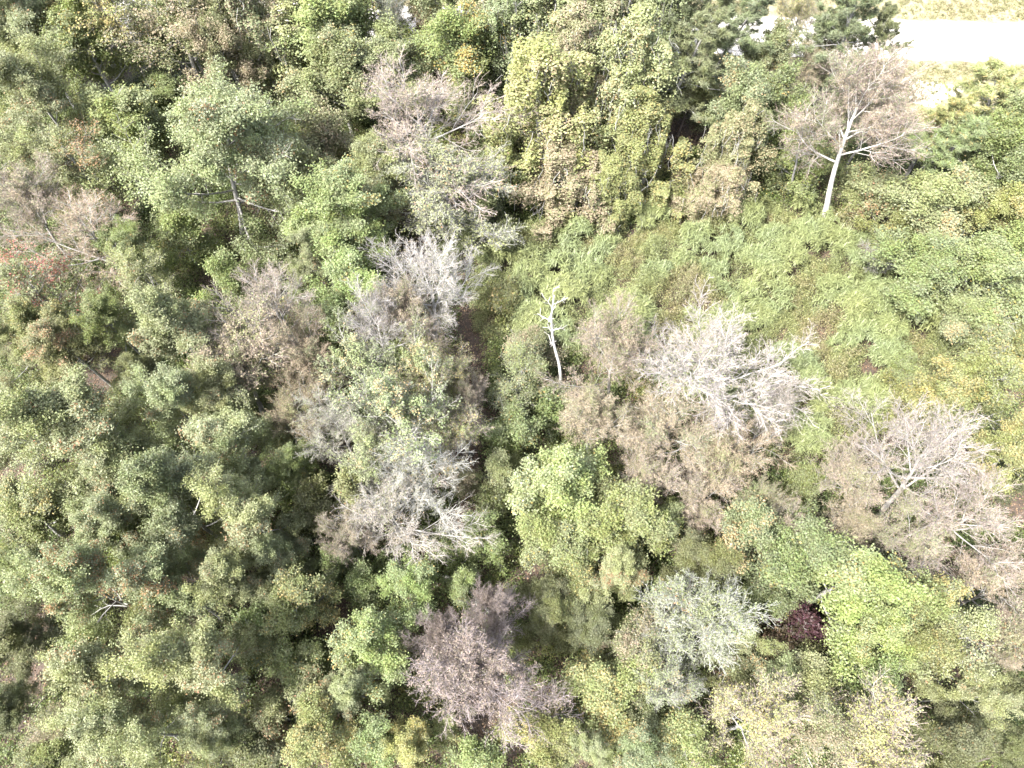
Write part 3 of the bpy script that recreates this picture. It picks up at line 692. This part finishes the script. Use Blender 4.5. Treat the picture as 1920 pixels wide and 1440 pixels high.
T("oak", 420, 730, 65, "grey-green crown beneath the half bare pinkish tree", "grey", h=9.5)
T("small", 870, 450, 35, "shadowed bush behind the slim white bare tree", "dark", h=4, tint=1.4)
T("lime", 660, 530, 60, "fresh green crown above the white feathery bare tree", "green", h=8, tint=1.2)
T("oak", 590, 480, 60, "dull green crown above the rusty pink one", "grey", h=8)
T("small", 1060, 1140, 35, "olive sprout tree between the lime group and the purple-brown crown", "yellow", h=4.5)
T("oak", 30, 90, 70, "grey-green crown between the corner tree and the dark rounded tree, top left", "grey", h=10)
T("lime", 150, 60, 60, "green crown left of the leaning white trunk, near the top", "green", h=11)
T("lime", 410, 110, 60, "tan-flecked crown under the thin tan and yellow one at the top", "tan", h=11)
T("small", 160, 100, 40, "olive crown behind the leaning white trunk", "green", h=6)
T("oak", 740, -60, 50, "crown fringe on the top edge above the grey gap", "grey", h=10)
T("small", 240, 1010, 45, "low green tree filling a gap in the left grey-green mass", "green", h=7)
T("small", 270, 860, 45, "pale flecked tree between the dark hollow and the heart of the left mass", "grey", h=8)
T("oak", 25, 20, 90, "tall dim green crown hiding the road behind the top left corner tree", "grey", h=14)
T("oak", 110, 25, 70, "leafy grey-green crown between the corner tree and the leaning white trunk", "grey", h=11)
T("lime", 320, 25, 55, "slight green crown behind the thin tan and yellow one at the top", "green", h=11)
T("oak", 380, -10, 70, "tan-flecked tall crown on the top edge behind the thin tan and yellow one", "tan", h=14, autumn=0.3)
T("oak", 690, -70, 60, "far crown shading the grey gap on the top edge", "grey", h=14)
T("lime", 1880, 330, 60, "green crown at the right edge under the feathery one by the golden-green tree", "limeg", h=9, tint=0.85)
T("lime", 1830, 600, 60, "pale green young crown at the right, below the broad lime-green tree", "pale", h=5)
T("haze", 722, 28, 48, "added grey twiggy crown standing in for shaded road in the top gap", "grey", h=9, twig=(0.2, 0.2, 0.2), bark=GREYB, tint=0.7)  # added twigs, their grey stands in for the road lying in shade
T("open", 790, 690, 68, "cream-leaved half bare crown on the right shoulder of the winding white trunk", "pale", h=10.5, bark=WHITE, twig=(0.30, 0.285, 0.24), tint=1.15, autumn=0.25)
T("open", 700, 850, 62, "cream and white half bare crown under the winding white trunk", "pale", h=10, bark=WHITE, twig=(0.30, 0.285, 0.24), tint=1.15, autumn=0.25)
#ENDTREES#

# ------------------------------------------------------------------ ground, road, verge
rng = np.random.default_rng(5)
def noise2(x, y, seed=0, oct=4, f=0.08):
    r_ = np.random.default_rng(seed); o = np.zeros_like(x)
    for k in range(oct):
        for q in range(3):
            a = r_.random() * 6.28; ph = r_.random() * 6.28
            o += np.sin((x * cos(a) + y * sin(a)) * f * 2 ** k * 6.28 * (0.7 + 0.6 * r_.random()) + ph) / 3 / 1.6 ** k
    return o
def sheet(name, xs, ys, zf, m):
    X, Y = np.meshgrid(xs, ys, indexing='ij'); Z = zf(X, Y)
    V = np.stack([X, Y, Z], -1).reshape(-1, 3); idx = np.arange(X.size).reshape(X.shape)
    F = np.stack([idx[:-1, :-1], idx[1:, :-1], idx[1:, 1:], idx[:-1, 1:]], -1).reshape(-1, 4)
    o = bpy.data.objects.new(name, make_mesh(name, V, F, [m], smooth=True)); COL.objects.link(o); o["kind"] = "structure"
    return o
def ground_material(name, c1, c2, c3, s1=0.25, s2=3.0):
    m, n, out = mat(name)
    geo = N(n, "ShaderNodeNewGeometry")
    a = N(n, "ShaderNodeTexNoise"); a.inputs["Scale"].default_value = s1; a.inputs["Detail"].default_value = 5; L(n, geo.outputs["Position"], a.inputs["Vector"])
    b = N(n, "ShaderNodeTexNoise"); b.inputs["Scale"].default_value = s2; b.inputs["Detail"].default_value = 8; b.inputs["Roughness"].default_value = 0.7; L(n, geo.outputs["Position"], b.inputs["Vector"])
    f1 = math_node(n, 'MULTIPLY_ADD', a.outputs[0], 4, -1.5, clamp=True); f2 = math_node(n, 'MULTIPLY_ADD', b.outputs[0], 4, -1.5, clamp=True)
    col = mixc(n, f2, mixc(n, f1, c1, c2), c3)
    p = N(n, "ShaderNodeBsdfPrincipled"); p.inputs["Roughness"].default_value = 0.95; L(n, col, p.inputs["Base Color"])
    bp = N(n, "ShaderNodeBump"); bp.inputs["Strength"].default_value = 0.6; bp.inputs["Distance"].default_value = 0.08
    L(n, b.outputs[0], bp.inputs["Height"]); L(n, bp.outputs[0], p.inputs["Normal"]); L(n, p.outputs[0], out.inputs[0])
    return m
# the road runs left to right beyond the wood; its near and far edges come from two sighted points each
rA, rB = at(1700, 112), at(1920, 123); fA, fB = at(1680, 38), at(1920, 50)
ns = (rB[1] - rA[1]) / (rB[0] - rA[0]); fs = (fB[1] - fA[1]) / (fB[0] - fA[0])
def near_y(x): return rA[1] + (x - rA[0]) * ns * 0.6
def far_y(x): return near_y(x) + (fA[1] - near_y(fA[0]))
sheet("ground", np.linspace(-220, 220, 110), np.linspace(-120, 320, 110), lambda x, y: -0.02 + 0 * x, ground_material("forest_floor", (0.065, 0.048, 0.035), (0.085, 0.06, 0.045), (0.04, 0.032, 0.025)))
def band(name, y0, y1, z, m, x0=-150, x1=150, nx=300, ny=10, wob=0.0, zf=None):
    xs = np.linspace(x0, x1, nx); t = np.linspace(0, 1, ny); X, Tt = np.meshgrid(xs, t, indexing='ij')
    a = y0(X); b = y1(X); Y = a + (b - a) * Tt
    if wob: Y += wob * noise2(X, 0 * X, 9, 4, 0.05) * np.where((Tt == 0) | (Tt == 1), 1, 0)
    V = np.stack([X, Y, np.full_like(X, z)], -1).reshape(-1, 3); idx = np.arange(X.size).reshape(X.shape)
    F = np.stack([idx[:-1, :-1], idx[1:, :-1], idx[1:, 1:], idx[:-1, 1:]], -1).reshape(-1, 4)
    o = bpy.data.objects.new(name, make_mesh(name, V, F, [m])); COL.objects.link(o); o["kind"] = "structure"
    return o
band("verge", lambda x: near_y(x) - 2 - 7.5 / (1 + np.exp(-(x - 24) / 3)) + 1.0 * np.sin(x * 0.43), lambda x: far_y(x) + 9, 0.0, ground_material("verge_soil", (0.21, 0.18, 0.11), (0.27, 0.225, 0.155), (0.16, 0.155, 0.075), 0.3, 2.0))
band("road", lambda x: near_y(x) + 0.12 * np.sin(x * 1.1) + 0.08 * np.sin(x * 3.7), lambda x: far_y(x) + 0.1 * np.sin(x * 0.9) + 0.06 * np.sin(x * 4.3), 0.03, ground_material("road_sand", (0.52, 0.49, 0.45), (0.42, 0.39, 0.35), (0.57, 0.54, 0.5), 0.3, 3.0))

sp = at(1742, 172)
th = np.linspace(0, 2 * pi, 49)[:-1]; rr_ = 1 + 0.25 * np.sin(th * 3 + 1) + 0.12 * np.sin(th * 7)
ring = [np.stack([sp[0] + 2.6 * q * rr_ * np.cos(th), sp[1] + 1.7 * q * rr_ * np.sin(th), np.full(48, 0.02)], 1) for q in (0.02, 0.5, 1.0)]
V = np.concatenate(ring); i_ = np.arange(48); j_ = (i_ + 1) % 48
F = np.concatenate([np.stack([i_ + 48 * k, i_ + 48 * (k + 1), j_ + 48 * (k + 1), j_ + 48 * k], 1) for k in (0, 1)])
o = bpy.data.objects.new("sand_patch", make_mesh("sand_patch", V, F, [ground_material("pale_sand", (0.5, 0.46, 0.4), (0.42, 0.38, 0.32), (0.55, 0.52, 0.47), 0.6, 5.0)])); COL.objects.link(o); o["kind"] = "structure"

# ------------------------------------------------------------------ stuff
def inpoly(P, poly):
    x, y = P[:, 0], P[:, 1]; ins = np.zeros(len(P), bool)
    for (x0, y0), (x1, y1) in zip(poly, poly[1:] + poly[:1]):
        c = ((y0 > y) != (y1 > y)) & (x < (x1 - x0) * (y - y0) / (y1 - y0 + 1e-12) + x0); ins ^= c
    return ins
THICK = [(895, 480), (960, 430), (1080, 420), (1200, 400), (1300, 385), (1450, 360), (1560, 400), (1640, 430), (1690, 520), (1800, 560), (1960, 520), (1960, 680), (1800, 740), (1700, 800), (1500, 860), (1400, 800), (1200, 700), (1030, 640), (900, 620), (880, 540)]
tp = [tuple(at(x, y, 1.2)[:2]) for x, y in THICK]
PATH = [(860, 560), (900, 560), (915, 700), (905, 1000), (860, 1000), (850, 700)]
pp = [tuple(at(x, y, 0.0)[:2]) for x, y in PATH]

def stuff_obj(name, acc, m, label, cat):
    o = bpy.data.objects.new(name, acc.mesh(name, m)); COL.objects.link(o); o["kind"] = "stuff"; o["label"] = label; o["category"] = cat
    return o

# feathery thicket: tufts of arching fronds on a bumpy mass
mx0, mx1 = min(p[0] for p in tp), max(p[0] for p in tp); my0, my1 = min(p[1] for p in tp), max(p[1] for p in tp)
n_t = int((mx1 - mx0) * (my1 - my0) * 10)
C = np.stack([rng.uniform(mx0, mx1, n_t), rng.uniform(my0, my1, n_t)], 1); C = C[inpoly(C, tp)]
yel = noise2(C[:, 0], C[:, 1], 21, 4, 0.11) + rng.normal(0, 0.25, len(C))
lump = rng.uniform(0, 1, (260, 2)) * np.array([mx1 - mx0, my1 - my0]) + np.array([mx0, my0]); lr = rng.uniform(0.7, 2.0, 260); lh = rng.uniform(0.4, 2.2, 260)
dd = np.sqrt(((C[:, None] - lump[None]) ** 2).sum(-1)); hz = 0.9 + (lh * np.sqrt(np.clip(1 - (dd / lr) ** 2, 0, 1))).max(1) + 0.25 * noise2(C[:, 0], C[:, 1], 22, 4, 0.15)
lid = (lh * np.sqrt(np.clip(1 - (dd / lr) ** 2, 0, 1)) + 1e-6).argmax(1)
hz = np.maximum(hz, 0.25)
kindr = rng.random(260)[lid]
fr = (yel < 0.4) & (kindr < 0.6)
Cf = C[fr]; hf = hz[fr]; nb = 42
base = np.stack([Cf[:, 0], Cf[:, 1], hf * 0.9], 1)[:, None] + rng.normal(0, 0.12, (len(Cf), nb, 3)) * np.array([1, 1, 1.3])
d = nrm(rng.normal(0, 1, (len(Cf), nb, 3)) * np.array([1, 1, 0.5]) + np.array([0, 0, 0.55]))
ln = rng.uniform(0.25, 0.58, (len(Cf), nb, 1)); pts = [base]
for j in range(3):
    d = nrm(d + np.array([0, 0, -0.3])); pts.append(pts[-1] + d * ln / 3)
pts = np.stack(pts, 2)                                   # (t, nb, 4, 3)
sd2 = nrm(np.cross(d, np.array([0, 0, 1.]))) * 0.025
wv = np.array([0.5, 1.0, 0.8, 0.15])
A = pts - sd2[:, :, None] * wv[:, None]; B = pts + sd2[:, :, None] * wv[:, None]
V = np.stack([A, B], 3).reshape(-1, 3); nblade = len(Cf) * nb
i0 = (np.arange(nblade) * 8)[:, None] + np.array([0, 2, 4])[None]
F = np.stack([i0, i0 + 1, i0 + 3, i0 + 2], -1).reshape(-1, 4)
ac = Acc(); ac.add(V, F, rep(rng.random(nblade), 3), rep(rep(kindr[fr] * 1.15, nb), 3))
stuff_obj("fern_thicket", ac, ramp_leaf_material("fern_frond", [(0.0, (0.19, 0.21, 0.085)), (0.35, (0.165, 0.195, 0.085)), (0.65, (0.15, 0.185, 0.10)), (1.0, (0.19, 0.215, 0.085))], 0.2, 0.5, 0.25),
          "feathery pale green frond thicket filling the open patch on the right", "thicket")

def mounds(C, h, r, per, size, rng_, surf=0.35, aspect=0.65):
    m = len(C)
    d = nrm(rng_.normal(0, 1, (m, per, 3)) + np.array([0, 0, 0.5])); d[..., 2] = np.abs(d[..., 2])
    u = rng_.random((m, per, 1)) ** surf
    u = u * (1 + 0.22 * np.sin(d[..., :1] * 7 + C[:, None, :1] * 3) * np.cos(d[..., 1:2] * 6 + C[:, None, 1:2] * 5))
    pts = np.concatenate([C, np.zeros((m, 1))], 1)[:, None] + d * u * np.stack([r, r, h], 1)[:, None]
    nn = nrm(d * 0.5 + rng_.normal(0, 0.5, d.shape) + np.array([0, 0, 0.5]))
    V, F = leaf_quads(rng_, pts.reshape(-1, 3), nn.reshape(-1, 3), size, aspect)
    return V, F, rep(rng_.random(m), per)

# low yellow and tan brush inside the thicket
ky = ~fr | (rng.random(len(C)) < 0.25)
Cy = C[ky][::2]; hy = hz[ky][::2]; ky2 = kindr[ky][::2]
V, F, cl = mounds(Cy, hy * rng.uniform(0.9, 1.12, len(Cy)), rng.uniform(0.4, 0.7, len(Cy)), 260, 0.08, rng)
ac = Acc(); ac.add(V, F, None, cl * 0.3 + rep(np.clip((ky2 - 0.5) * 1.4, 0, 1), 260), rng)
stuff_obj("yellow_brush", ac, ramp_leaf_material("brush_leaf", [(0.0, (0.165, 0.19, 0.08)), (0.35, (0.18, 0.20, 0.08)), (0.52, (0.22, 0.205, 0.09)), (0.62, (0.20, 0.17, 0.105)), (0.75, (0.165, 0.185, 0.08)), (1.0, (0.17, 0.20, 0.085))], 0.25),
          "low yellow and tan brush scattered through the frond thicket", "brush")

# undergrowth below and between the trees
c0, c1, c2, c3 = at(-150, 1560, 0), at(2070, 1560, 0), at(2070, -60, 0), at(-150, -60, 0)
wood = [tuple(c[:2]) for c in (c0, c1, c2, c3)]
area = 115 * 78
nu = 12000
C = np.stack([rng.uniform(-60, 60, nu * 2), rng.uniform(-7, 72, nu * 2)], 1)
C = C[inpoly(C, wood) & ~inpoly(C, tp) & ~inpoly(C, pp) & (C[:, 1] < near_y(C[:, 0]) - 1.5 - 7 / (1 + np.exp(-(C[:, 0] - 24) / 3)))]
for gx, gy, gr in ((1600, 1265, 50), (1780, 1225, 60), (1880, 1290, 40), (630, 1165, 45), (475, 865, 45), (195, 700, 55), (190, 125, 75), (1290, 245, 55), (870, 465, 50), (35, 640, 40), (110, 1180, 60), (60, 1260, 60), (40, 880, 45), (430, 520, 40), (860, 900, 30), (640, 860, 40), (1010, 1075, 35), (760, 1120, 30)):
    g0 = at(gx, gy, 0); C = C[np.hypot(C[:, 0] - g0[0], C[:, 1] - g0[1]) > gr * depth_at(gx, gy, 0) / FPX]
gap = noise2(C[:, 0], C[:, 1], 41, 3, 0.06); C = C[gap > -0.85][:9500]
hh = np.clip(1.0 + 0.9 * noise2(C[:, 0], C[:, 1], 42, 3, 0.07) + rng.uniform(-0.3, 0.5, len(C)), 0.3, 3.0)
V, F, cl = mounds(C, hh, rng.uniform(0.5, 1.1, len(C)), 200, 0.11, rng)
ac = Acc(); ac.add(V, F, None, cl, rng)
stuff_obj("undergrowth", ac, ramp_leaf_material("undergrowth_leaf", [(0.0, (0.07, 0.10, 0.03)), (0.3, (0.10, 0.13, 0.04)), (0.55, (0.14, 0.165, 0.05)), (0.75, (0.17, 0.17, 0.05)), (0.9, (0.27, 0.20, 0.07)), (1.0, (0.2, 0.13, 0.08))], 0.14),
          "mixed green and rusty undergrowth on the wood floor between the trees", "undergrowth")

m = 260000
X = rng.uniform(-48, 55, m); Y = rng.uniform(-6, 52, m)
c = np.stack([X, Y, rng.uniform(0.0, 0.06, m)], 1); nn = nrm(rng.normal(0, 0.35, (m, 3)) + np.array([0, 0, 1.]))
V, F = leaf_quads(rng, c, nn, 0.12, 0.7)
ac = Acc(); ac.add(V, F, None, rng.random(m), rng)
stuff_obj("leaf_litter", ac, ramp_leaf_material("litter", [(0.0, (0.10, 0.065, 0.04)), (0.4, (0.15, 0.095, 0.06)), (0.7, (0.20, 0.14, 0.09)), (1.0, (0.10, 0.10, 0.05))], 0.4, 0.8, 0.1),
          "brown fallen leaves covering the bare wood floor", "leaf litter")

# rough grass of the verges
ng = 9000
X = rng.uniform(10, 62, ng); side = rng.random(ng) < 0.5
Y = np.where(side, near_y(X) - rng.uniform(0.3, 8, ng), far_y(X) + rng.uniform(0.3, 9, ng))
k = noise2(X, Y, 51, 3, 0.06) > -0.2; X, Y = X[k], Y[k]
V, F, cl = mounds(np.stack([X, Y], 1), rng.uniform(0.12, 0.4, len(X)), rng.uniform(0.15, 0.4, len(X)), 14, 0.16, rng, aspect=0.3)
ac = Acc(); ac.add(V, F, None, cl, rng)
stuff_obj("verge_grass", ac, ramp_leaf_material("verge_blade", [(0.0, (0.16, 0.175, 0.07)), (0.5, (0.22, 0.20, 0.105)), (1.0, (0.27, 0.225, 0.155))], 0.2),
          "dry straw coloured grass along both sides of the white road", "grass")
